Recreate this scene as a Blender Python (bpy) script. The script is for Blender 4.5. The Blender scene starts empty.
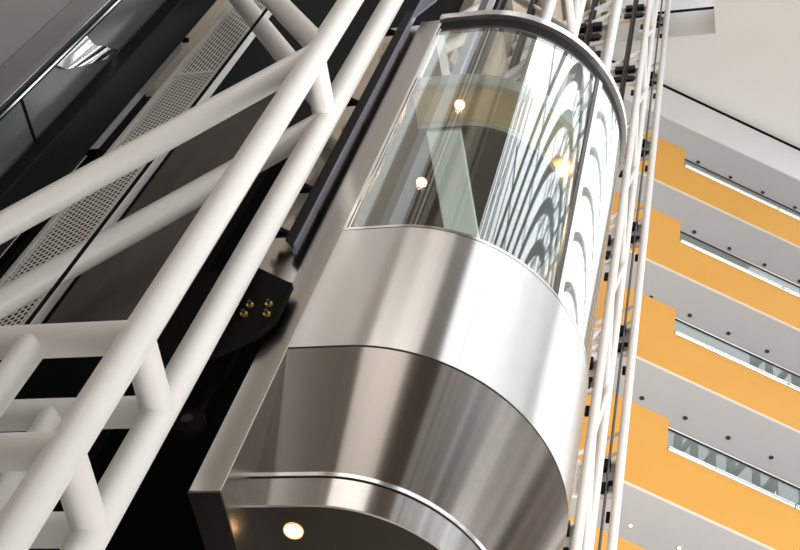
import bpy, bmesh, math, random
from mathutils import Vector, Matrix
random.seed(7)
SC = bpy.context.scene
COL = SC.collection
EYE = 1.6                                   # camera height above the atrium floor; all z below are heights over the eye

# ------------------------------------------------------------------ frames
class Frame:
    def __init__(self, x, y, rz):
        self.m = Matrix.Translation((x, y, EYE)) @ Matrix.Rotation(rz, 4, 'Z')
TOWER = Frame(0.33426, 5.15713, math.atan2(-0.46591, 0.88483))   # x = out of the lift tower, y = along it, origin on the cab's axis
AZ = 0.084106
DIST = 15.5
FACADE = Frame(-math.sin(AZ)*DIST, math.cos(AZ)*DIST, AZ)        # x along the balconies, y into the building
ORG = {}

def empty(name, org, frame, label=None, cat=None, group=None, kind=None):
    o = bpy.data.objects.new(name, None); COL.objects.link(o)
    o.empty_display_size = .1
    o.matrix_world = frame.m @ Matrix.Translation(org)
    ORG[o] = (Vector(org), frame)
    tag(o, label, cat, group, kind)
    return o

def tag(o, label=None, cat=None, group=None, kind=None):
    if label: o['label'] = label
    if cat: o['category'] = cat
    if group: o['group'] = group
    if kind: o['kind'] = kind
    return o

# ------------------------------------------------------------------ mesh builder
class MB:
    def __init__(self): self.bm = bmesh.new()
    def face(self, pts, smooth=False):
        f = self.bm.faces.new([self.bm.verts.new(p) for p in pts]); f.smooth = smooth
        return self
    def box(self, x0, x1, y0, y1, z0, z1, bev=0.0):
        b = bmesh.new()
        bmesh.ops.create_cube(b, size=1)
        for v in b.verts:
            v.co = Vector((x0+(v.co.x+.5)*(x1-x0), y0+(v.co.y+.5)*(y1-y0), z0+(v.co.z+.5)*(z1-z0)))
        if bev: bmesh.ops.bevel(b, geom=b.edges[:], offset=bev, segments=2, affect='EDGES', profile=.5)
        self.merge(b); return self
    def merge(self, b):
        m = {}
        for v in b.verts: m[v] = self.bm.verts.new(v.co)
        for f in b.faces:
            nf = self.bm.faces.new([m[v] for v in f.verts]); nf.smooth = f.smooth
        b.free()
    def tube(self, pts, r, seg=20, cap=True):
        pts = [Vector(p) for p in pts]
        rings = []
        ref = None
        for i, p in enumerate(pts):
            if i == 0: t = pts[1]-p
            elif i == len(pts)-1: t = p-pts[i-1]
            else: t = (pts[i+1]-p).normalized()+(p-pts[i-1]).normalized()
            t.normalize()
            if ref is None: ref = Vector((0,0,1)) if abs(t.z) < .9 else Vector((1,0,0))
            u = t.cross(ref).normalized(); w = u.cross(t).normalized(); ref = w
            rr = r[i] if isinstance(r, (list, tuple)) else r
            rings.append([self.bm.verts.new(p+u*math.cos(k*2*math.pi/seg)*rr+w*math.sin(k*2*math.pi/seg)*rr) for k in range(seg)])
        for a, b in zip(rings, rings[1:]):
            for k in range(seg):
                f = self.bm.faces.new([a[k], a[(k+1) % seg], b[(k+1) % seg], b[k]]); f.smooth = True
        if cap:
            for rg in (rings[0], rings[-1]):
                self.bm.faces.new([self.bm.verts.new(v.co) for v in rg])
        return self
    def prism(self, poly, axis, d0, d1):
        # poly = 2-D outline, extruded along axis (0,1,2) from d0 to d1
        def P(p, d):
            q = list(p); q.insert(axis, d); return q
        self.face([P(p, d0) for p in poly]); self.face([P(p, d1) for p in poly])
        n = len(poly)
        for i in range(n):
            a, b = poly[i], poly[(i+1) % n]
            self.face([P(a, d0), P(b, d0), P(b, d1), P(a, d1)])
        return self
    def strip(self, A, B, smooth=True):
        va = [self.bm.verts.new(p) for p in A]; vb = [self.bm.verts.new(p) for p in B]
        for i in range(len(A)-1):
            f = self.bm.faces.new([va[i], va[i+1], vb[i+1], vb[i]]); f.smooth = smooth
        return self
    def build(self, name, mat, parent=None, org=(0,0,0), frame=None, label=None, cat=None, group=None, kind=None):
        bm = self.bm
        bmesh.ops.recalc_face_normals(bm, faces=bm.faces[:])
        if parent is not None:
            p = parent
            org, frame = ORG[p]
        org = Vector(org)
        for v in bm.verts: v.co -= org
        me = bpy.data.meshes.new(name); bm.to_mesh(me); bm.free()
        me.materials.append(mat)
        o = bpy.data.objects.new(name, me); COL.objects.link(o)
        if parent is not None: o.parent = parent
        else: o.matrix_world = frame.m @ Matrix.Translation(org)
        ORG[o] = (org, frame)
        tag(o, label, cat, group, kind)
        return o

def box(name, mat, b, parent=None, bev=0.0, **k):
    if parent is None and 'org' not in k: k['org'] = ((b[0]+b[1])/2, (b[2]+b[3])/2, b[4])
    return MB().box(*b, bev=bev).build(name, mat, parent, **k)

# ------------------------------------------------------------------ materials
def mat(name, base=(.8,.8,.8), rough=.5, metal=0., spec=.5, emit=None, estr=0.):
    m = bpy.data.materials.new(name); m.use_nodes = True
    p = m.node_tree.nodes['Principled BSDF']
    p.inputs['Base Color'].default_value = (*base, 1); p.inputs['Roughness'].default_value = rough
    p.inputs['Metallic'].default_value = metal; p.inputs['Specular IOR Level'].default_value = spec
    if emit:
        p.inputs['Emission Color'].default_value = (*emit, 1); p.inputs['Emission Strength'].default_value = estr
    return m
def noisy(m, c0, c1, scale=(1,1,1), nscale=3., lo=.35, hi=.65, detail=4.):
    nt = m.node_tree; p = nt.nodes['Principled BSDF']
    tc = nt.nodes.new('ShaderNodeTexCoord'); mp = nt.nodes.new('ShaderNodeMapping'); mp.inputs['Scale'].default_value = scale
    nz = nt.nodes.new('ShaderNodeTexNoise'); nz.inputs['Scale'].default_value = nscale; nz.inputs['Detail'].default_value = detail
    cr = nt.nodes.new('ShaderNodeValToRGB')
    cr.color_ramp.elements[0].position = lo; cr.color_ramp.elements[1].position = hi
    cr.color_ramp.elements[0].color = (*c0, 1); cr.color_ramp.elements[1].color = (*c1, 1)
    nt.links.new(tc.outputs['Object'], mp.inputs['Vector']); nt.links.new(mp.outputs[0], nz.inputs['Vector'])
    nt.links.new(nz.outputs['Fac'], cr.inputs[0]); nt.links.new(cr.outputs[0], p.inputs['Base Color'])
    return m
def brushed(name, base, rough, aniso, rot=0., axis='Z', grain=(2,2,220), gstr=.04):
    m = mat(name, base, rough, 1.)
    nt = m.node_tree; p = nt.nodes['Principled BSDF']
    p.inputs['Anisotropic'].default_value = aniso; p.inputs['Anisotropic Rotation'].default_value = rot
    tg = nt.nodes.new('ShaderNodeTangent'); tg.direction_type = 'RADIAL'; tg.axis = axis
    nt.links.new(tg.outputs[0], p.inputs['Tangent'])
    tc = nt.nodes.new('ShaderNodeTexCoord'); mp = nt.nodes.new('ShaderNodeMapping'); mp.inputs['Scale'].default_value = grain
    nz = nt.nodes.new('ShaderNodeTexNoise'); nz.inputs['Scale'].default_value = 1.; nz.inputs['Detail'].default_value = 3.
    mr = nt.nodes.new('ShaderNodeMapRange'); mr.inputs['To Min'].default_value = rough-gstr; mr.inputs['To Max'].default_value = rough+gstr
    nt.links.new(tc.outputs['Object'], mp.inputs['Vector']); nt.links.new(mp.outputs[0], nz.inputs['Vector'])
    nt.links.new(nz.outputs['Fac'], mr.inputs['Value']); nt.links.new(mr.outputs[0], p.inputs['Roughness'])
    return m
def glass(name, tint=(.93,.97,.96), f0=.07, gain=.9, power=4.):
    m = bpy.data.materials.new(name); m.use_nodes = True; nt = m.node_tree; nt.nodes.clear()
    out = nt.nodes.new('ShaderNodeOutputMaterial'); mix = nt.nodes.new('ShaderNodeMixShader')
    tr = nt.nodes.new('ShaderNodeBsdfTransparent'); tr.inputs[0].default_value = (*tint, 1)
    gl = nt.nodes.new('ShaderNodeBsdfGlossy'); gl.inputs['Roughness'].default_value = .0; gl.inputs[0].default_value = (.95,.98,1,1)
    lw = nt.nodes.new('ShaderNodeLayerWeight'); lw.inputs['Blend'].default_value = .5
    pw = nt.nodes.new('ShaderNodeMath'); pw.operation = 'POWER'; pw.inputs[1].default_value = power
    ma = nt.nodes.new('ShaderNodeMath'); ma.operation = 'MULTIPLY_ADD'; ma.inputs[1].default_value = gain; ma.inputs[2].default_value = f0
    nt.links.new(lw.outputs['Facing'], pw.inputs[0]); nt.links.new(pw.outputs[0], ma.inputs[0])
    nt.links.new(ma.outputs[0], mix.inputs[0]); nt.links.new(tr.outputs[0], mix.inputs[1]); nt.links.new(gl.outputs[0], mix.inputs[2])
    nt.links.new(mix.outputs[0], out.inputs[0])
    return m
def perforated(name, base, pitch, radius, slots=False):
    m = mat(name, base, .5)
    nt = m.node_tree; p = nt.nodes['Principled BSDF']; N = nt.nodes.new; L = nt.links.new
    tc = N('ShaderNodeTexCoord'); sp = N('ShaderNodeSeparateXYZ'); L(tc.outputs['Object'], sp.inputs[0])
    def M(op, a, b=None, c=None):
        n = N('ShaderNodeMath'); n.operation = op
        for i, v in enumerate((a, b, c)):
            if v is None: continue
            if isinstance(v, (int, float)): n.inputs[i].default_value = v
            else: L(v, n.inputs[i])
        return n.outputs[0]
    x = M('DIVIDE', sp.outputs['X'], pitch); z = M('DIVIDE', sp.outputs['Z'], pitch*(2.6 if slots else 1.55))
    xs = M('ADD', x, 100.); zs = M('ADD', z, 100.)
    odd = M('FLOORED_MODULO', M('FLOOR', xs), 2.)
    zs = M('ADD', zs, M('MULTIPLY', odd, .5))
    fx = M('SUBTRACT', M('FRACT', xs), .5); fz = M('SUBTRACT', M('FRACT', zs), .5)
    if slots:
        hole = M('MULTIPLY', M('LESS_THAN', M('ABSOLUTE', fx), .27), M('LESS_THAN', M('ABSOLUTE', fz), .42))
    else:
        d = M('SQRT', M('ADD', M('MULTIPLY', fx, fx), M('MULTIPLY', fz, fz)))
        hole = M('LESS_THAN', d, radius)
    tr = N('ShaderNodeBsdfTransparent'); mix = N('ShaderNodeMixShader')
    L(hole, mix.inputs[0]); L(p.outputs[0], mix.inputs[1]); L(tr.outputs[0], mix.inputs[2])
    L(mix.outputs[0], nt.nodes['Material Output'].inputs[0])
    return m

M = {}
M['white_paint'] = noisy(mat('white paint', rough=.38), (.86,.85,.835), (.89,.885,.875), nscale=2.)
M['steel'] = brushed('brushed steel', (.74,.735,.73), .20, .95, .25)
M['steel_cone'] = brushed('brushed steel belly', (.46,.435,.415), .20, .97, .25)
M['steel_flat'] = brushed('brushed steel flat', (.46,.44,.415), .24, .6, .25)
M['steel_side'] = brushed('satin steel', (.62,.58,.53), .17, .5, .25)
M['steel_trim'] = mat('polished steel', (.86,.86,.86), .16, 1.)
M['dark_metal'] = mat('dark metal', (.045,.042,.04), .38, .6)
M['belly_dark'] = mat('dark underside', (.06,.055,.05), .3, .8)
M['black'] = mat('black', (.006,.006,.006), .8, 0, .04)
M['black_gloss'] = mat('black steel', (.008,.008,.009), .5, 0, .06)
M['rail'] = mat('dark guide rail', (.014,.011,.012), .5, 0, .2)
M['blue_rail'] = mat('blue grey rail', (.17,.18,.25), .3, .9)
M['plate'] = mat('pale bracket plate', (.62,.60,.57), .55)
M['cable'] = mat('grey cable', (.10,.10,.115), .45)
M['unseen_curtain'] = mat('curtain wall frame', (.46,.49,.49), .5)
M['gasket'] = mat('dark glazing band', (.016,.015,.014), .6, 0, .1)
M['glass'] = glass('cab glass', f0=.055, gain=1.0, power=2.9)
M['rail_glass'] = glass('balustrade glass', (.72,.78,.77), .04, .45, 3.)
M['orange'] = noisy(mat('orange plaster', rough=.75, spec=.2), (.82,.415,.088), (.84,.435,.10), nscale=.6)
M['soffit'] = mat('grey soffit', (.60,.60,.615), .8, 0, .2)
M['white_wall'] = noisy(mat('white wall', rough=.8, spec=.2), (.85,.845,.84), (.87,.865,.86), nscale=.4)
M['edge'] = mat('white slab edge', (.85,.84,.82), .6)
M['rail_tube'] = mat('balcony rail', (.80,.78,.76), .25, .7)
M['lamp_off'] = mat('unlit downlight', (.05,.05,.05), .4)
M['lamp_on'] = mat('lit downlight', (1,.8,.6), .5, emit=(1,.55,.42), estr=4.)
M['cab_lamp'] = mat('cab lamp', (1,.85,.6), .5, emit=(1,.60,.28), estr=22.)
M['lamp_glow'] = mat('lamp halo glow', (.8,.5,.3), .4, emit=(1,.33,.08), estr=1.1)  # emission imitates the orange halo around the cab lamps
M['cove'] = mat('tan cab ceiling', (.50,.36,.20), .45)
M['cab_dark'] = mat('dark cab lining', (.022,.018,.014), .35)
M['cab_white'] = mat('white ceiling panel', (.82,.87,.84), .3)
M['cornice'] = mat('cab cornice', (.62,.62,.56), .35, .5)
M['shaft_glass'] = mat('grey green glass', (.12,.14,.128), .22, 0, .25)
M['shaft_grey'] = mat('dark grey cladding', (.17,.17,.16), .5, 0, .3)
M['shaft_metal'] = noisy(mat('shaft metal', rough=.45, spec=.3), (.05,.045,.04), (.13,.115,.10), scale=(1,1,.5), nscale=1.6, lo=.3, hi=.7)
M['beige'] = noisy(mat('beige plaster', rough=.8, spec=.2), (.55,.46,.36), (.62,.53,.43), nscale=.7)
M['tan'] = noisy(mat('tan stone', rough=.8, spec=.2), (.42,.36,.30), (.52,.45,.37), nscale=.3)
M['brown'] = mat('brown stone', (.20,.165,.135), .8, 0, .2)
M['grey_brown'] = mat('grey brown cladding', (.15,.13,.115), .7, 0, .2)
M['floor'] = noisy(mat('stone floor', rough=.5, spec=.3), (.80,.77,.72), (.85,.82,.77), nscale=.5)
M['arch'] = mat('roof steel', (.60,.65,.64), .5)
M['perf'] = perforated('perforated white metal', (.92,.90,.86), .031, .38)
M['perf_slot'] = perforated('slotted white metal', (.92,.90,.86), .031, .3, slots=True)
M['cream'] = mat('cream plastic', (.75,.66,.48), .5)
M['brass'] = mat('yellow zinc', (.75,.52,.16), .3, .9)
M['rubber'] = mat('rubber', (.018,.018,.018), .55)
M['bracket_grey'] = mat('warm grey bracket', (.60,.57,.53), .55)

# ================================================================== THE LIFT CAB
def prof(R, x0=-.306, seg=56, dx=0.):
    pts = [Vector((x0, -R, 0)), Vector((x0*.5, -R, 0))]
    for i in range(seg+1):
        a = -math.pi/2 + math.pi*i/seg
        pts.append(Vector((R*math.cos(a), R*math.sin(a), 0)))
    pts += [Vector((x0*.5, R, 0)), Vector((x0, R, 0))]
    return pts
def at(P, z): return [Vector((p.x, p.y, z)) for p in P]
def shell(mb, R0, z0, R1, z1, th, x0=-.306):
    a, b, c, d = at(prof(R0, x0), z0), at(prof(R1, x0), z1), at(prof(R1-th, x0), z1), at(prof(R0-th, x0), z0)
    mb.strip(a, b); mb.strip(b, c, False); mb.strip(c, d); mb.strip(d, a, False)
    for i in (0, -1): mb.face([a[i], b[i], c[i], d[i]])
    return mb
def disc(mb, R, z0, z1, x0=-.306):
    P = prof(R, x0)
    mb.face(at(P, z0)); mb.face(at(P, z1)); mb.strip(at(P, z0), at(P, z1)); mb.face([at(P, z0)[0], at(P, z0)[-1], at(P, z1)[-1], at(P, z1)[0]])
    return mb

cab = empty('elevator_cab', (0,0,4.555), TOWER, 'brushed steel and curved glass panoramic elevator cab riding up beside the white tube truss', 'elevator')
ZB, ZD0, ZD1, ZT = 4.555, 5.6875, 6.9269, 10.29
# portal frame at the back of the cab: two jambs, sill and header
fr = MB()
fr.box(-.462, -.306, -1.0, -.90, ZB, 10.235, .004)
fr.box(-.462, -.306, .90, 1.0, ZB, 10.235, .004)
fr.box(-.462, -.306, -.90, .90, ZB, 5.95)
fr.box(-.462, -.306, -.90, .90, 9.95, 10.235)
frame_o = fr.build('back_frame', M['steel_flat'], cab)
box('frame_bottom', M['belly_dark'], (-.461, -.307, -.999, .999, ZB-.012, ZB), frame_o)
# side and rear casing behind the frame
cs = MB(); cs.box(-.93, -.463, -.985, -.95, 6.12, 10.2); cs.box(-.93, -.463, .95, .985, 6.12, 10.2)
cs.build('side_panel', M['steel_side'], cab)
cs = MB(); cs.box(-.93, -.91, -.90, .90, 6.15, 10.0)
cs.box(-.93, -.463, -.985, .985, 6.10, 6.119)
cs.build('rear_panel', M['black'], cab)
li = MB(); li.box(-.91, -.463, -.899, -.885, 6.15, 9.0); li.box(-.91, -.463, .885, .899, 6.15, 9.0)
li.build('inner_lining', M['black'], cab)
# drum, seam, belly cone, base ring
shell(MB(), 1.0, ZD0, 1.0, ZD1-.03, .02).build('drum_panel', M['steel'], cab)
shell(MB(), 1.002, ZD1-.026, 1.002, ZD1, .03).build('drum_cap', M['steel_trim'], cab)
shell(MB(), .994, ZD0-.014, .994, ZD0-.001, .03).build('drum_seam', M['dark_metal'], cab)
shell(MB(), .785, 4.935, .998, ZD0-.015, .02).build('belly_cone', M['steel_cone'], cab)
rg = MB(); shell(rg, .80, 4.905, .80, 4.93, .06)
ring = rg.build('base_lip', M['steel_trim'], cab)
shell(MB(), .775, 4.897, .775, 4.906, .05).build('base_groove', M['dark_metal'], cab)
shell(MB(), .757, 4.745, .790, 4.897, .012).build('base_ring', M['steel'], cab)
disc(MB(), .745, 4.752, 4.79).build('bottom_panel', M['belly_dark'], cab)
disc(MB(), .90, 5.86, 5.95).build('cab_floor', M['tan'], cab)
def downlight(parent, x, y, z, r, on, name='downlight', trim=True):
    mb = MB(); n = 28
    mb.tube([(x, y, z-.004), (x, y, z+.02)], r, n)
    d = mb.build(name, on, parent)
    if trim:
        t = MB()
        for (r0, r1, z0, z1) in ((r*1.02, r*1.2, z-.006, z-.006), (r*1.2, r*1.2, z-.006, z+.01)):
            A = [Vector((x+r0*math.cos(k*2*math.pi/n), y+r0*math.sin(k*2*math.pi/n), z0)) for k in range(n+1)]
            B = [Vector((x+r1*math.cos(k*2*math.pi/n), y+r1*math.sin(k*2*math.pi/n), z1)) for k in range(n+1)]
            t.strip(A, B)
        t.build('trim_ring', M['lamp_glow'], d)  # ring glows to give the lamp its warm halo
    return d
downlight(cab, -.11, -.60, 4.750, .040, M['cab_lamp'])
# glass, mullion, top band, rim
def sector(mb, R, th, z0, z1, a0, a1, seg=40):
    P = lambda r, z: [Vector((r*math.sin(math.radians(a0+(a1-a0)*i/seg)), -r*math.cos(math.radians(a0+(a1-a0)*i/seg)), z)) for i in range(seg+1)]
    a, b, c, d = P(R, z0), P(R, z1), P(R-th, z1), P(R-th, z0)
    mb.strip(a, b); mb.strip(b, c, False); mb.strip(c, d); mb.strip(d, a, False)
    for i in (0, -1): mb.face([a[i], b[i], c[i], d[i]])
    return mb
def pane(mb, a0, a1, straight=None):
    # one glazed pane: optional flat run along the side, then the curve
    R, th = .99, .012
    out = []; inn = []
    if straight == 'near':
        for x in (-.272, -.14): out.append((x, -R)); inn.append((x, -R+th))
    n = 44
    for i in range(n+1):
        a = math.radians(a0+(a1-a0)*i/n)
        out.append((R*math.sin(a), -R*math.cos(a))); inn.append(((R-th)*math.sin(a), -(R-th)*math.cos(a)))
    if straight == 'far':
        for x in (-.14, -.272): out.append((x, R)); inn.append((x, R-th))
    z0, z1 = ZD1, 10.03
    A = [Vector((x, y, z0)) for x, y in out]; B = [Vector((x, y, z1)) for x, y in out]
    Cc = [Vector((x, y, z1)) for x, y in inn]; Dd = [Vector((x, y, z0)) for x, y in inn]
    mb.strip(A, B); mb.strip(B, Cc, False); mb.strip(Cc, Dd); mb.strip(Dd, A, False)
    return mb
pane(MB(), 0, 61.2, 'near').build('glass_panel', M['glass'], cab)
pane(MB(), 62.6, 120, None).build('glass_panel', M['glass'], cab)
pane(MB(), 121.2, 180, 'far').build('glass_panel', M['glass'], cab)
sector(MB(), .998, .035, ZD1, 10.04, 60.2, 61.9, 3).build('mullion', M['dark_metal'], cab)
sector(MB(), 1.0, .03, ZD1, 10.04, 61.95, 64.2, 4).build('mullion_cover', M['edge'], cab)
sector(MB(), .998, .035, ZD1, 10.04, 120, 121.2, 3).build('mullion', M['dark_metal'], cab)
jt = MB(); jt.box(-.306, -.286, -1.003, -.965, ZD1, 10.16); jt.box(-.280, -.270, -.998, -.97, ZD1, 10.04)
jt.build('glazing_bead', M['steel_trim'], cab)
shell(MB(), .986, 10.02, .986, 10.2, .02).build('glazing_band', M['gasket'], cab)
shell(MB(), .992, 10.005, .992, 10.03, .03).build('band_edge', M['dark_metal'], cab)
shell(MB(), 1.025, 10.195, 1.025, ZT, .04).build('top_rim', M['steel'], cab)
# ceiling of the cab
cl = MB(); cl.box(-.91, -.307, -.884, .884, 9.0, 9.03); disc(cl, .68, 9.0, 9.03)
ceil_o = cl.build('ceiling_panel', M['cab_dark'], cab)
shell(MB(), .945, 8.985, .945, 9.03, .265).build('ceiling_cove', M['cove'], cab)
shell(MB(), .70, 8.96, .70, 8.985, .03).build('cove_molding', M['cornice'], cab)
shell(MB(), .965, 9.03, .965, 9.19, .02).build('ceiling_cornice', M['cornice'], cab)
disc(MB(), .944, 9.17, 9.19).build('cab_roof', M['cab_dark'], cab)
box('ceiling_light_panel', M['cab_white'], (-.25, 0.0, -.64, .45, 8.955, 8.998), cab, bev=.008)
downlight(cab, .02, -.823, 8.982, .033, M['cab_lamp'])
downlight(cab, .68, -.27, 8.955, .040, M['cab_lamp'])
downlight(cab, -.36, -.23, 8.995, .035, M['cab_lamp'])
for x, y, z in ((.02, -.823, 8.95), (.68, -.27, 8.93), (-.36, -.23, 8.97)):
    L = bpy.data.lights.new('cab_spot', 'SPOT'); L.energy = 30; L.color = (1, .72, .42); L.spot_size = math.radians(110); L.shadow_soft_size = .03
    lo_ = bpy.data.objects.new('cab_spot', L); COL.objects.link(lo_); lo_.parent = cab; lo_.location = Vector((x, y, z)) - ORG[cab][0]
hr = MB(); P = at(prof(.93), 7.02); hr.tube([P[0]] + P[2:-2:4] + [P[-1]], .016, 10); hr.build('handrail', M['steel_trim'], cab)
# roller guide bracket carried by the cab
br = MB()
br.prism([(-.98,6.36),(-.71,6.43),(-.445,6.225),(-.405,6.20),(-.40,5.86),(-.46,5.72),(-.62,5.56),(-.78,5.50),(-.98,5.35)], 1, -1.075, -1.04)
bo = br.build('guide_bracket', M['black'], cab)
for x, z in ((-.579,5.978),(-.473,5.979),(-.586,5.891),(-.456,5.88),(-.669,5.995),(-.692,5.91)):
    b = MB().tube([(x, -1.076, z), (x, -1.090, z)], .020, 12).build('bolt', M['brass'], bo)
    MB().tube([(x, -1.090, z), (x, -1.112, z)], .010, 10).build('stud', M['dark_metal'], b)
for i in range(4): MB().box(-.685-.02*i, -.67-.02*i, -1.079, -1.076, 5.80-.10*i, 5.85-.10*i).build('slot', M['bracket_grey'], bo)
wh = MB(); wh.tube([(-.64, -1.02, 5.07), (-.64, -.96, 5.07)], .085, 32)
w = wh.build('guide_roller', M['black'], cab)
MB().tube([(-.64, -1.026, 5.07), (-.64, -1.02, 5.07)], .03, 20).build('hub', M['dark_metal'], w)
ar = MB(); ar.box(-.66, -.62, -.955, -.91, 5.05, 6.0); ar.build('roller_arm', M['black'], cab)

# ================================================================== TRUSSES
def truss(name, label, chords, braces, group='white tube trusses of the elevator tower', r=.08, cat='truss'):
    t = empty(name, chords[0][0], TOWER, label, cat, group)
    for p, q in chords: MB().tube([p, q], r, 32).build('chord', M['white_paint'], t)
    for p, q, rr, nm in braces: MB().tube([p, q], rr, 24).build(nm, M['white_paint'], t)
    return t
XA, YA, XB, YB, XF = -.665, -1.60, -.668, -1.19, -2.59
XG = -2.44
bra = []
for zz in (.9, 4.08, 4.90):
    bra += [((XA-.0,YA,zz),(XF,YA,zz),.079,'crossbar'), ((XB,YB,zz),(XG,YB,zz),.076,'crossbar')]
for zz in (.9, 4.08, 4.90, 8.10, 12.1): bra.append(((XA,YA,zz),(XB,YB,zz-.02),.078,'connector'))
bra += [((-1.17,YA,4.88),(-1.17,YA,.95),.070,'post'), ((-1.20,YB,4.88),(-1.20,YB,.95),.070,'post')]
bra += [((XA,YA,8.17),(XF,YA,8.17-1.705*(XA-XF)),.079,'diagonal'), ((XB,YB,8.02),(XG,YB,8.02-1.553*(XB-XG)),.079,'diagonal')]
bra += [((XA,YA,8.28),(XF,YA,8.28+1.70*(XA-XF)),.079,'diagonal'), ((XB,YB,8.20),(XG,YB,8.20+1.77*(XB-XG)),.079,'diagonal')]
truss('tube_truss', 'large white tube truss in the left foreground with diagonals meeting two chords',
      [((XA,YA,-1.6),(XA,YA,15.0)), ((XB,YB,-1.6),(XB,YB,15.0))], bra)
# second truss: above the cab's top
bra = [((-.67,2.20,19.3),(-.67,3.03,20.15),.075,'diagonal')]
for zn in (12.2, 16.25, 20.1, 24.2):
    bra += [((-.67,1.85,zn),(-2.5,1.85,zn-3.1),.075,'diagonal'), ((-.67,3.03,zn),(-2.5,3.03,zn+3.2),.075,'diagonal')]
    bra += [((-.67,1.85,zn),(-.67,3.03,zn),.065,'connector')]
bra += [((-1.06,1.5,16.9),(-2.3,1.5,15.4),.07,'diagonal')]
bra[0] = ((-.67,1.85,23.2),(-.67,3.03,20.15),.075,'diagonal')
truss('tube_truss', 'white tube truss behind the top rim of the cab, with a V at its node',
      [((-.67,1.83,8.0),(-.67,1.83,37.5)), ((-.67,3.03,8.0),(-.67,3.03,37.5))], bra)
bra = []
for zn in (18.2, 22.3, 26.35, 30.4):
    bra += [((-.67,5.1,zn),(-2.5,5.1,zn-1.9),.075,'diagonal'), ((-.67,5.1,zn+.7),(-2.5,5.1,zn-1.2),.075,'diagonal')]
truss('tube_truss', 'single white tube chord behind the cab rim between two dark guide rails',
      [((-.67,5.1,10.0),(-.67,5.1,42.4))], bra, r=.10)
bra = []
z0 = 13.2; k = 0
while z0 < 37:
    ya, yb = (8.43, 9.05) if k % 2 == 0 else (9.05, 8.43)
    bra.append(((-.74,ya,z0),(-.72,yb,z0+2.03),.055,'diagonal')); z0 += 2.03; k += 1
for zn in (20.3, 24.4, 28.4, 32.6):
    bra += [((-.74,8.43,zn),(-2.4,8.43,zn-1.9),.06,'diagonal'), ((-.74,8.43,zn-.5),(-2.4,8.43,zn-1.2),.05,'diagonal')]
truss('tube_truss', 'slender white lattice truss with zigzag bracing to the right of the cab',
      [((-.75,8.43,9.0),(-.75,8.43,42.4)), ((-.71,9.05,9.0),(-.71,9.05,42.4))], bra)
bra = []
for k in range(6):
    zn = 15.6+4.07*k
    bra += [((-.55,10.14,zn),(-1.5,10.14,zn-.75),.04,'diagonal'), ((-.55,10.14,zn-.55),(-1.5,10.14,zn-1.3),.04,'diagonal')]
truss('tube_truss', 'outermost white tube of the elevator tower, standing against the orange balconies',
      [((-.545,10.02,9.0),(-.545,10.02,42.4))], bra)

# ================================================================== GUIDE RAILS
def rail(x, y, z0, z1, w, label, rows=(), m='rail', chord=None):
    t = empty('guide_rail', (x, y, z0), TOWER, label, 'rail', 'dark guide rails of the elevator tower')
    mb = MB(); mb.box(x-w*.5, x+w*.5, y-w*.25, y, z0, z1); mb.box(x-w*.18, x+w*.18, y-w*.9, y-w*.25, z0, z1)
    mb.build('rail_profile', M[m], t)
    for zz in rows:
        for dz in (-.30, .30):
            for sx in (-1, 1):
                xa, xb = sorted((x+sx*w*.52, x+sx*(w*.5+.17)))
                k = MB(); k.box(xa, xb, y-.08, y+.03, zz+dz-.12, zz+dz+.12, .01); k.build('rail_clip', M['black_gloss'], t)
        p = MB(); p.box(x-.35, chord, y+.035, y+.06, zz-.46, zz+.46); p.build('bracket_plate', M['plate'], t)
        for dz in (-.42, .42):
            q = MB(); q.box(x-.40, chord, y-.02, y+.034, zz+dz-.035, zz+dz+.035); q.build('bracket_flange', M['white_paint'], t)
        q = MB(); q.box(x+.17, x+.25, y+.01, y+.034, zz-.16, zz-.04, .005); q.build('anchor_nut', M['black_gloss'], t)
        q = MB(); q.box(x+.20, x+.30, y+.01, y+.06, zz-1.05, zz-.82, .005); q.build('anchor_block', M['black_gloss'], t)
    return t
def rows(z, lo, hi): return [z+4.07*k for k in range(-6, 7) if lo < z+4.07*k < hi]
rail(-1.42, 3.0, 8.0, 37.5, .13, 'dark guide rail left of the white tubes above the cab rim')
rail(-.66, .52, 9.8, 37.5, .13, 'broad dark guide rail directly behind the left part of the cab rim')
rail(-1.10, 5.08, 8.0, 37.5, .13, 'dark guide rail with paired black clips just right of the V of white tubes', rows(25.37, 12, 36), chord=-.74)
rail(-1.10, 8.40, 8.0, 42.4, .13, 'dark guide rail between the single white chord and the slender lattice', rows(31.1, 12, 40), chord=-.80)
rail(-.90, 10.06, 8.0, 42.4, .05, 'thin dark guide rail beside the outermost white tube', rows(18.3, 12, 40), chord=-.60)
MB().tube([(-.73, 10.0, 8.0), (-.73, 10.0, 42.4)], .024, 8).build('hoist_cable', M['cable'], org=(-.73, 10.0, 8.0), frame=TOWER,
    label='thin grey hoist cable hanging just left of the outermost white tube', cat='cable')
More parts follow.
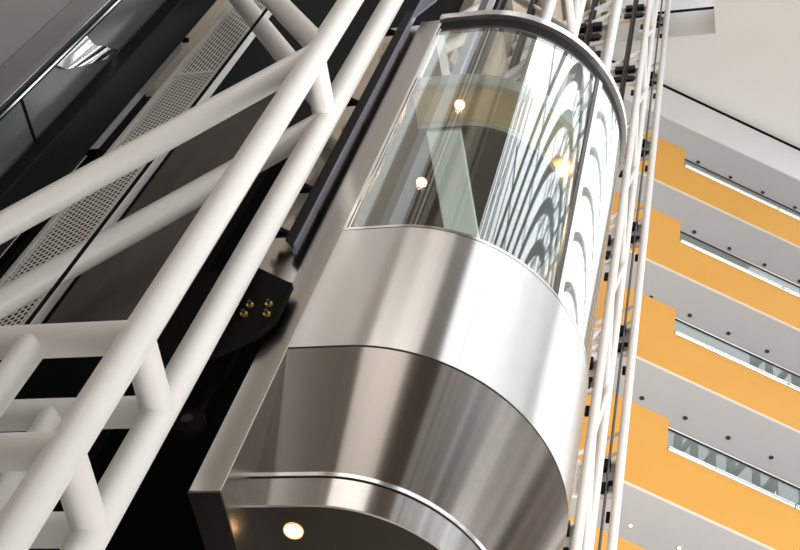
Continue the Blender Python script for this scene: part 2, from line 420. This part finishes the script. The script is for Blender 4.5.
# rail that ends beside the cab's steel jamb
t = empty('guide_rail', (-.56, -1.05, 6.62), TOWER, 'blue-grey angle rail ending beside the steel jamb of the cab', 'rail', 'dark guide rails of the elevator tower')
mb = MB(); mb.prism([(-.585,6.70),(-.515,6.60),(-.515,10.3),(-.585,10.3)], 1, -1.075, -1.06); mb.build('rail_web', M['black_gloss'], t)
mb = MB(); mb.prism([(-1.075,6.62),(-1.04,6.58),(-1.04,10.3),(-1.075,10.3)], 0, -.515, -.498); mb.build('rail_flange', M['blue_rail'], t)
mb = MB(); mb.prism([(-.515,10.12),(-.385,10.50),(-.385,16.5),(-.515,16.5)], 1, -1.072, -1.055); mb.build('upper_plate', M['blue_rail'], t)
for zz in (6.80, 7.35, 8.62, 9.9):
    mb = MB(); mb.tube([(-.60, -1.05, zz), (-.75, -1.13, zz+.02)], .022, 10); mb.build('rail_arm', M['black_gloss'], t)
    mb = MB(); mb.box(-.69, -.60, -1.062, -1.045, zz-.03, zz+.03); mb.build('rail_bracket', M['black_gloss'], t)
t = empty('guide_rail', (-.30, .30, 10.3), TOWER, 'blue-grey rail rising out of the cab top into the upper edge of the picture', 'rail', 'dark guide rails of the elevator tower')
MB().box(-.74, -.66, .22, .34, 10.3, 37.5).build('rail_profile', M['blue_rail'], t)
MB().tube([(-1.56,-1.35,-1.6),(-1.56,-1.35,15.0)], .011, 8).build('hoist_cable', M['black'], org=(-1.56,-1.35,-1.6), frame=TOWER,
    label='single thin black cable crossing in front of the perforated panel', cat='cable')
mb = MB(); mb.box(-.655, -.60, -1.04, -.99, 9.68, 9.75, .008)
mb.build('limit_switch', M['cream'], org=(-.62,-1.0,9.68), frame=TOWER, label='small cream switch box between the white chord and the dark rail', cat='switch')

# ================================================================== SHAFT AND LEFT SIDE
win = empty('window_1', (-2.65, -2.0, -1.6), TOWER, None, None, None, 'structure')
box('pane', M['shaft_glass'], (-2.66, -2.60, -1.64, -1.06, -1.6, 16), win)
box('pane', M['shaft_glass'], (-2.66, -2.60, -1.06, -.872, -1.6, 9.5), win)
box('pane', M['shaft_grey'], (-2.66, -2.60, -1.06, -.872, 9.5, 10.5), win)
box('pane', M['beige'], (-2.66, -2.60, -1.06, -.872, 10.5, 16), win)
box('pane', M['shaft_grey'], (-2.66, -2.605, -3.1, -1.90, -1.6, 16), win)
box('pane', mat('smoked cladding', (.09,.088,.082), .4), (-2.66, -2.60, -1.90, -1.70, -1.6, 16), win)
jn = MB(); jn.box(-2.61, -2.594, -1.65, -.96, 7.80, 7.83); jn.box(-2.61, -2.594, -1.65, -.96, 11.9, 11.93); jn.box(-2.61, -2.596, -.952, -.945, -1.6, 9.5)
jn.build('joint', M['black'], win)
fr2 = MB(); fr2.box(-2.60, -2.57, -1.715, -1.70, -1.6, 16); fr2.build('edge_trim', M['steel_trim'], win)
fr2 = MB(); fr2.box(-2.60, -2.55, -1.70, -1.675, -1.6, 16); fr2.build('edge_trim', M['black_gloss'], win)
fr2 = MB(); fr2.box(-2.60, -2.56, -1.675, -1.655, -1.6, 16); fr2.build('edge_trim', M['steel_trim'], win)
fr2 = MB(); fr2.box(-2.60, -2.57, -1.655, -1.635, -1.6, 16); fr2.build('edge_trim', M['black_gloss'], win)
# bright wavy sheet standing in for a reflection in the glass
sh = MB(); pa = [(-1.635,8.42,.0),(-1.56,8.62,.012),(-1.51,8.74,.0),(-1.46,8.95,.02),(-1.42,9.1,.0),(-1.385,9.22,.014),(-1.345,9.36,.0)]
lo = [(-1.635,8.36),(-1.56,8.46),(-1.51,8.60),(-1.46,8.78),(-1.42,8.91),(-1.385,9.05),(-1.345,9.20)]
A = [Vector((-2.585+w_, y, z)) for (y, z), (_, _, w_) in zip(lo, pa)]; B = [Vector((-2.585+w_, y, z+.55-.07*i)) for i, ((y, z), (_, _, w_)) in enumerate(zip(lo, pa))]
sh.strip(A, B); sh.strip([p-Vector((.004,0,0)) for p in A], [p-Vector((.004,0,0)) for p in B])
sh.build('modelled_reflection', M['steel_trim'], win)
col = MB(); col.box(-2.58, -2.44, -1.335, -1.055, -1.6, 16, .01)
col.build('shaft_column', M['black_gloss'], org=(-2.5,-1.2,-1.6), frame=TOWER, label='broad black steel column between two dark glass panes at upper left', cat='column')
st = MB(); st.box(-2.44, -2.425, -1.06, -1.05, -1.6, 8.1); st.build('cable_strip', M['steel_trim'], org=(-2.43,-1.05,-1.6), frame=TOWER, label='thin bright metal strip along the lower edge of the black column', cat='strip')
sb = MB(); sb.box(-2.59, -2.475, -.95, -.88, 5.5, 8.45, .01)
sb.build('junction_plate', M['black'], org=(-2.55,-.91,5.5), frame=TOWER, label='black plate between the black column and the perforated panel', cat='plate')
# perforated panel: narrow vertical strip facing the camera
pp = empty('perforated_panel', (-2.25, -.90, -1.6), TOWER, 'tall white perforated metal panel behind the left truss', 'panel')
box('perforated_sheet', M['perf'], (-2.43, -2.06, -.903, -.899, -1.6, 9.82), pp)
box('slotted_sheet', M['perf_slot'], (-2.43, -2.06, -.903, -.899, 9.86, 16), pp)
bk = MB(); bk.box(-2.47, -2.02, -.86, -.84, -1.6, 16); bk.build('backing', M['black'], pp)
eg = MB(); eg.box(-2.465, -2.425, -.912, -.87, -1.6, 16); eg.box(-2.43, -2.06, -.91, -.88, 9.82, 9.86); eg.build('edge_frame', M['white_paint'], pp)
eg = MB(); eg.box(-2.06, -2.0, -.925, -.86, -1.6, 16, .004); eg.build('edge_frame', M['white_paint'], pp)
kn = MB(); kn.tube([(-2.60,-.93,10.55),(-2.55,-.93,10.55)], .022, 16); kn.build('wall_fitting', M['black_gloss'], org=(-2.6,-.93,10.55), frame=TOWER, label='small black round fitting beside the top of the perforated panel', cat='fitting')
# dark sheet-metal panels of the shaft
for i, (x0, x1, lb) in enumerate(((-1.93,-1.72,'narrow dark metal strip beside the white edge of the perforated panel'), (-1.715,-1.20,'wide dark sheet-metal panel behind the diagonals of the left truss'))):
    z1 = 9.5 if i else 8.9
    b = MB(); b.box(x0, x1, -.90-.02*i, -.84, 5.95, z1, .004)
    b.build('shaft_panel', M['shaft_metal'], org=((x0+x1)/2,-.88,5.95), frame=TOWER, label=lb, cat='panel', group='dark panels of the shaft')
# walls of the shaft
W = lambda nm, m, b: box(nm, m, b, frame=TOWER, kind='structure')
W('wall_shaft', M['black'], (-3.0, -2.9, -.86, 3.4, -1.6, 26))
W('wall_shaft_side', M['black'], (-2.9, -1.30, 1.25, 1.35, -1.6, 13.0))
W('wall_shaft_end', M['black'], (-2.95, -2.65, -.86, -.80, 14.5, 26))
W('wall_left', M['tan'], (-3.0, -2.65, -40, -3.1, -1.6, 60))
W('wall_left_upper', M['beige'], (-3.0, -2.65, -3.1, -.86, 16.0, 60))
W('wall_landing_upper', M['beige'], (-3.0, -2.7, -.86, 3.4, 26, 60))
W('wall_landing', M['beige'], (-3.0, -2.7, 3.4, 11.2, 14.5, 60))
W('wall_landing_low', M['beige'], (-3.0, -2.7, 3.4, 11.2, -1.6, 14.5))
W('wall_recess', M['beige'], (-2.75, -2.65, -.87, -.72, 9.9, 14.5))
for k in range(7):
    W('trim_%d' % (k+1), M['brown'], (-2.70, -2.55, 3.5, 11.1, 17.2+4.06*k, 17.75+4.06*k))

# ================================================================== BALCONIES
names = ['topmost', 'second', 'third', 'fourth', 'fifth', 'lowest']
ZE = [36.30, 32.39, 28.40, 24.41, 20.37, 16.40]
NP = 7.30
def balcony(i, zb):
    white = i == 0
    lab = ('white curved-edged top floor fascia above the highest orange balcony' if white else
           '%s orange balcony front from the top, with a notched step and glass rail' % ['', 'first', 'second', 'third', 'fourth', 'fifth'][i])
    t = empty('atrium_balcony', (NP, 0, zb), FACADE, lab, 'balcony', 'atrium balconies')
    X0, X1 = 4.6, 20.0
    par = MB()
    if white:
        par.box(X0, X1, 0, .14, zb+.02, zb+1.92)
    else:
        par.prism([(X0,zb+.05),(X1,zb+.05),(X1,zb+1.52),(NP,zb+1.52),(NP,zb+2.50),(X0,zb+2.50)], 1, 0, .36)
    par.build('parapet', M['white_wall'] if white else M['orange'], t)
    box('slab', M['soffit'], (X0, X1, .02, 3.2, zb+.012, zb+.05), t)
    box('edge_strip', M['edge'], (X0, X1, -.015, .018, zb-.0, zb+.045), t)
    if not white:
        cp = MB(); cp.tube([(NP+.02,-.0,zb+1.56),(10.02,-.0,zb+1.56)], .06, 14); cp.tube([(10.05,-.0,zb+1.56),(X1,-.0,zb+1.56)], .06, 14)
        cp.build('bottom_rail', M['rail_tube'], t)
        g = MB(); g.box(NP+.02, X1, .30, .32, zb+1.53, zb+2.62); g.build('glass_panel', M['rail_glass'], t)
        h = MB(); h.box(NP+.02, X1, .285, .335, zb+2.62, zb+2.65); h.build('top_rail', M['rail_tube'], t)
        h = MB(); h.box(NP+.02, X1, .285, .299, zb+2.575, zb+2.62); h.build('rail_gasket', M['gasket'], t)
        for xx in (9.8, 14.0, 18.0):
            h = MB(); h.tube([(xx,.28,zb+1.54),(xx,.28,zb+2.15)], .012, 8); h.tube([(xx+.14,.28,zb+1.54),(xx+.14,.28,zb+2.08)], .012, 8); h.build('glass_clamp', M['rail_tube'], t)
    return t
for i, zb in enumerate(ZE): balcony(i, zb)
ordn = ['first', 'second', 'third', 'fourth', 'fifth', 'sixth', 'seventh']
for i, zb in enumerate(ZE[:5]):
    x0 = 8.09 if i < 2 else 7.06
    on = i == 4
    for k in range(5 if i < 3 else 6):
        x = x0 + 1.01*k
        y = .85 if i > 0 else .80
        d = MB(); rl = .030 if on else .054; d.tube([(x, y, zb-.010), (x, y, zb+.0115)], rl, 20)
        lab = '%s downlight, %s from left, in soffit of the %s' % ('lit' if on else 'dark unlit', ordn[k],
              ['white top fascia', 'first orange balcony from top', 'second orange balcony from top', 'third orange balcony from top', 'fourth orange balcony from top'][i])
        o = d.build('downlight', M['lamp_on'] if on else M['lamp_off'], org=(x, y, zb), frame=FACADE, label=lab, cat='downlight', group='soffit downlights')
        rg = MB(); A = [Vector((x+rl*math.cos(a*math.pi/10), y+rl*math.sin(a*math.pi/10), zb-.006)) for a in range(21)]
        B = [Vector((x+.078*math.cos(a*math.pi/10), y+.078*math.sin(a*math.pi/10), zb+.005)) for a in range(21)]
        rg.strip(A, B); rg.build('trim_ring', M['bracket_grey'], o)
S = lambda nm, m, b, fr=FACADE: box(nm, m, b, frame=fr, kind='structure')
S('wall_facade', M['white_wall'], (4.6, 20.0, 3.2, 3.35, -1.6, 42))
S('trim_11', M['black'], (4.6, 20.0, -.02, .14, 38.22, 38.36))  # black strip stands in for the shadow gap below the ceiling
# ceiling over the far side, with the opening the lift tower passes through
inv = TOWER.m.inverted()
def f2t(x, y): v = inv @ (FACADE.m @ Vector((x, y, 0))); return (v.x, v.y)
MB().prism([(-3.0, 10.42), (.80, 10.42), (.80, 7.0), (6.5, 7.0), f2t(13.0, .2), f2t(2.0, .2)], 2, 38.37, 40.3).build('ceiling', M['white_wall'], org=(.8, 10.42, 38.37), frame=TOWER, kind='structure')
W('ceiling_upper', M['white_wall'], (-2.6, .8, 7.0, 14.0, 42.5, 42.7))
W('trim_12', M['black'], (-3.0, .79, 10.40, 10.6, 40.3, 40.46))

# ================================================================== REST OF THE ATRIUM (out of view, some parts added for reflections)
S('floor', M['floor'], (-45, 45, -60, 20, -1.8, -1.6))
WORLDF = Frame(0, 0, 0)
def wall(nm, m, b): return box(nm, m, b, frame=WORLDF, kind='structure')
wall('wall_back', M['tan'], (-34, 1.6, -15.0, -14.0, -1.6, 62))
wall('wall_back_low', M['grey_brown'], (1.6, 24, -15.0, -14.0, -1.6, 17))
wall('wall_right', M['grey_brown'], (22.0, 23.0, -14.0, 18, -1.6, 25))
wall('trim_13', M['brown'], (-3.2, 1.7, -14.0, -13.2, -1.6, 62))
for k in range(7):
    wall('trim_%d' % (20+k), M['brown'], (-33, -4.3, -14.0, -13.7, 2.0+4*k*1.3, 3.6+4*k*1.3))
rr = random.Random(5); n_ = 30  # unseen wall columns below are added to streak the steel's reflections
cy = [M['white_wall'], M['black'], M['tan'], M['brown']]
y = -13.6; i_ = 0
while y < 16:
    w_ = rr.uniform(.5, 2.6); wall('trim_%d' % n_, cy[i_ % 4], (21.5, 22.0, y, y+w_, -1.6, 25)); y += w_+rr.uniform(.3, 1.4); n_ += 1; i_ += 1
x = 1.9
while x < 20:
    w_ = rr.uniform(.4, 1.8); wall('trim_%d' % n_, cy[i_ % 4], (x, x+w_, -14.0, -13.6, -1.6, 17)); x += w_+rr.uniform(.3, 1.0); n_ += 1; i_ += 1
x = -31.
while x < -4.5:
    w_ = rr.uniform(.8, 2.5); wall('trim_%d' % n_, (M['white_wall'], M['brown'], M['beige'], M['grey_brown'])[i_ % 4], (x, x+w_, -14.0, -13.75, -1.6, 62)); x += w_+rr.uniform(.8, 2.5); n_ += 1; i_ += 1
y = -13
while y < -5.5:
    w_ = rr.uniform(.4, 1.2); box('trim_%d' % n_, (M['white_wall'], M['brown'], M['grey_brown'])[i_ % 3], (-2.65, -2.5, y, y+w_, -1.6, 60), frame=TOWER, kind='structure'); y += w_+rr.uniform(.5, 1.5); n_ += 1; i_ += 1
# unseen tube tower added behind the viewer to streak the reflections
t = empty('tube_truss', (0, -12, -1.6), WORLDF, 'added white tube tower behind the viewer, there for streaks in the cab glass', 'truss')
xs = (1.9, 2.5, 2.9, 3.7, 4.1, 5.2)
for q in xs: MB().tube([(q, -12, -1.6), (q, -12, 45)], .14, 16).build('chord', M['white_paint'], t)
for k in range(15):
    MB().tube([(xs[1+k % 2*3-k % 2], -12, 3*k), (xs[3], -12, 3*k+3)], .08, 12).build('diagonal', M['white_paint'], t)
win2 = empty('added_window_frame', (23, 0, 25), WORLDF, None, None, None, 'structure')  # unseen mullion frame added for reflected lines in the right-hand cab glass
rr = random.Random(11); y = -14
while y < 19:
    w_ = rr.uniform(.10, .35); box('post', M['unseen_curtain'], (23, 23.4, y, y+w_, 25, 66), win2); y += w_+rr.uniform(.8, 2.2)
for k in range(11): box('transom', M['unseen_curtain'], (23.05, 23.3, -14, 19, 28+3.6*k, 28.3+3.6*k), win2)
# glazed barrel roof: steel arches and purlins against the sky
va = math.radians(115); ux, uy = math.sin(va), math.cos(va); px, py = -uy, ux
HW, SP, CR = 7.0, 21.0, 35.0
def vp(s, a): return (ux*s + px*HW*math.cos(a), uy*s + py*HW*math.cos(a), SP + (CR-SP)*math.sin(a))
for k in range(22):
    s = 8 + 1.4*k
    MB().tube([vp(s, math.pi*i/30) for i in range(31)], .25, 10).build('roof_arch', M['arch'], org=(ux*s, uy*s, SP), frame=WORLDF,
        label='curved grey steel arch of the glazed roof reflected in the elevator glass', cat='arch', group='arches of the glazed roof')
for k in range(1, 8):
    a = math.pi*k/8
    MB().tube([vp(6, a), vp(38, a)], .09, 8).build('roof_purlin', M['arch'], org=vp(6, a), frame=WORLDF,
        label='long straight purlin of the glazed roof reflected in the elevator glass', cat='purlin', group='purlins of the glazed roof')

# ================================================================== LIGHT AND CAMERA
w = bpy.data.worlds.new('World'); SC.world = w; w.use_nodes = True
bg = w.node_tree.nodes['Background']; bg.inputs[0].default_value = (.88, .94, 1.0, 1); bg.inputs[1].default_value = 1.0
sun = bpy.data.lights.new('daylight', 'SUN'); sun.energy = 1.9; sun.angle = math.radians(100); sun.color = (1, .97, .93)
so = bpy.data.objects.new('daylight', sun); COL.objects.link(so)
d = Vector((math.sin(math.radians(115))*math.cos(math.radians(50)), math.cos(math.radians(115))*math.cos(math.radians(50)), math.sin(math.radians(50))))
so.rotation_euler = d.to_track_quat('Z', 'Y').to_euler(); so.location = d*60

al = bpy.data.lights.new('lower_balcony_fill', 'AREA'); al.shape = 'RECTANGLE'; al.size = 14; al.size_y = 7; al.spread = math.radians(130); al.energy = 2300; al.color = (1, .97, .93)  # added fill lamp, out of view, brightening the lower balconies
ao = bpy.data.objects.new('lower_balcony_fill', al); COL.objects.link(ao); ao.location = (14, 0, 4)
ao.rotation_euler = (Vector((14, 0, 4)) - Vector((8, 15, 20))).to_track_quat('Z', 'Y').to_euler()
a2 = bpy.data.lights.new('tower_fill', 'AREA'); a2.shape = 'RECTANGLE'; a2.size = 9; a2.size_y = 14; a2.energy = 230; a2.color = (1, .93, .85); a2.spread = math.radians(120)  # added warm fill lamp for the perforated panel and the truss tubes
ao = bpy.data.objects.new('tower_fill', a2); COL.objects.link(ao); ao.location = (-7, -9, 17)
ao.rotation_euler = (Vector((-7, -9, 17)) - Vector((-1.5, 4, 8))).to_track_quat('Z', 'Y').to_euler()
p, r, f = 0.986382, 0.361558, 1414.025
F = Vector((0, math.cos(p), math.sin(p))); R = Vector((1,0,0)); U = R.cross(F)
X = R*math.cos(r) + U*math.sin(r); Y = -R*math.sin(r) + U*math.cos(r)
cam = bpy.data.cameras.new('Camera'); co = bpy.data.objects.new('Camera', cam); COL.objects.link(co)
cam.sensor_width = 36; cam.lens = f*36/800; cam.clip_start = .05; cam.clip_end = 500
m = Matrix((X, Y, -F)).transposed().to_4x4(); m.translation = Vector((0, 0, EYE)); co.matrix_world = m
SC.camera = co

SC.view_settings.view_transform = 'Standard'; SC.view_settings.look = 'None'
SC.view_settings.gamma = 1; SC.view_settings.use_curve_mapping = False
SC.view_settings.exposure = 0.34
SC.cycles.use_denoising = True
SC.cycles.max_bounces = 8; SC.cycles.transparent_max_bounces = 16
SC.cycles.sample_clamp_indirect = 8
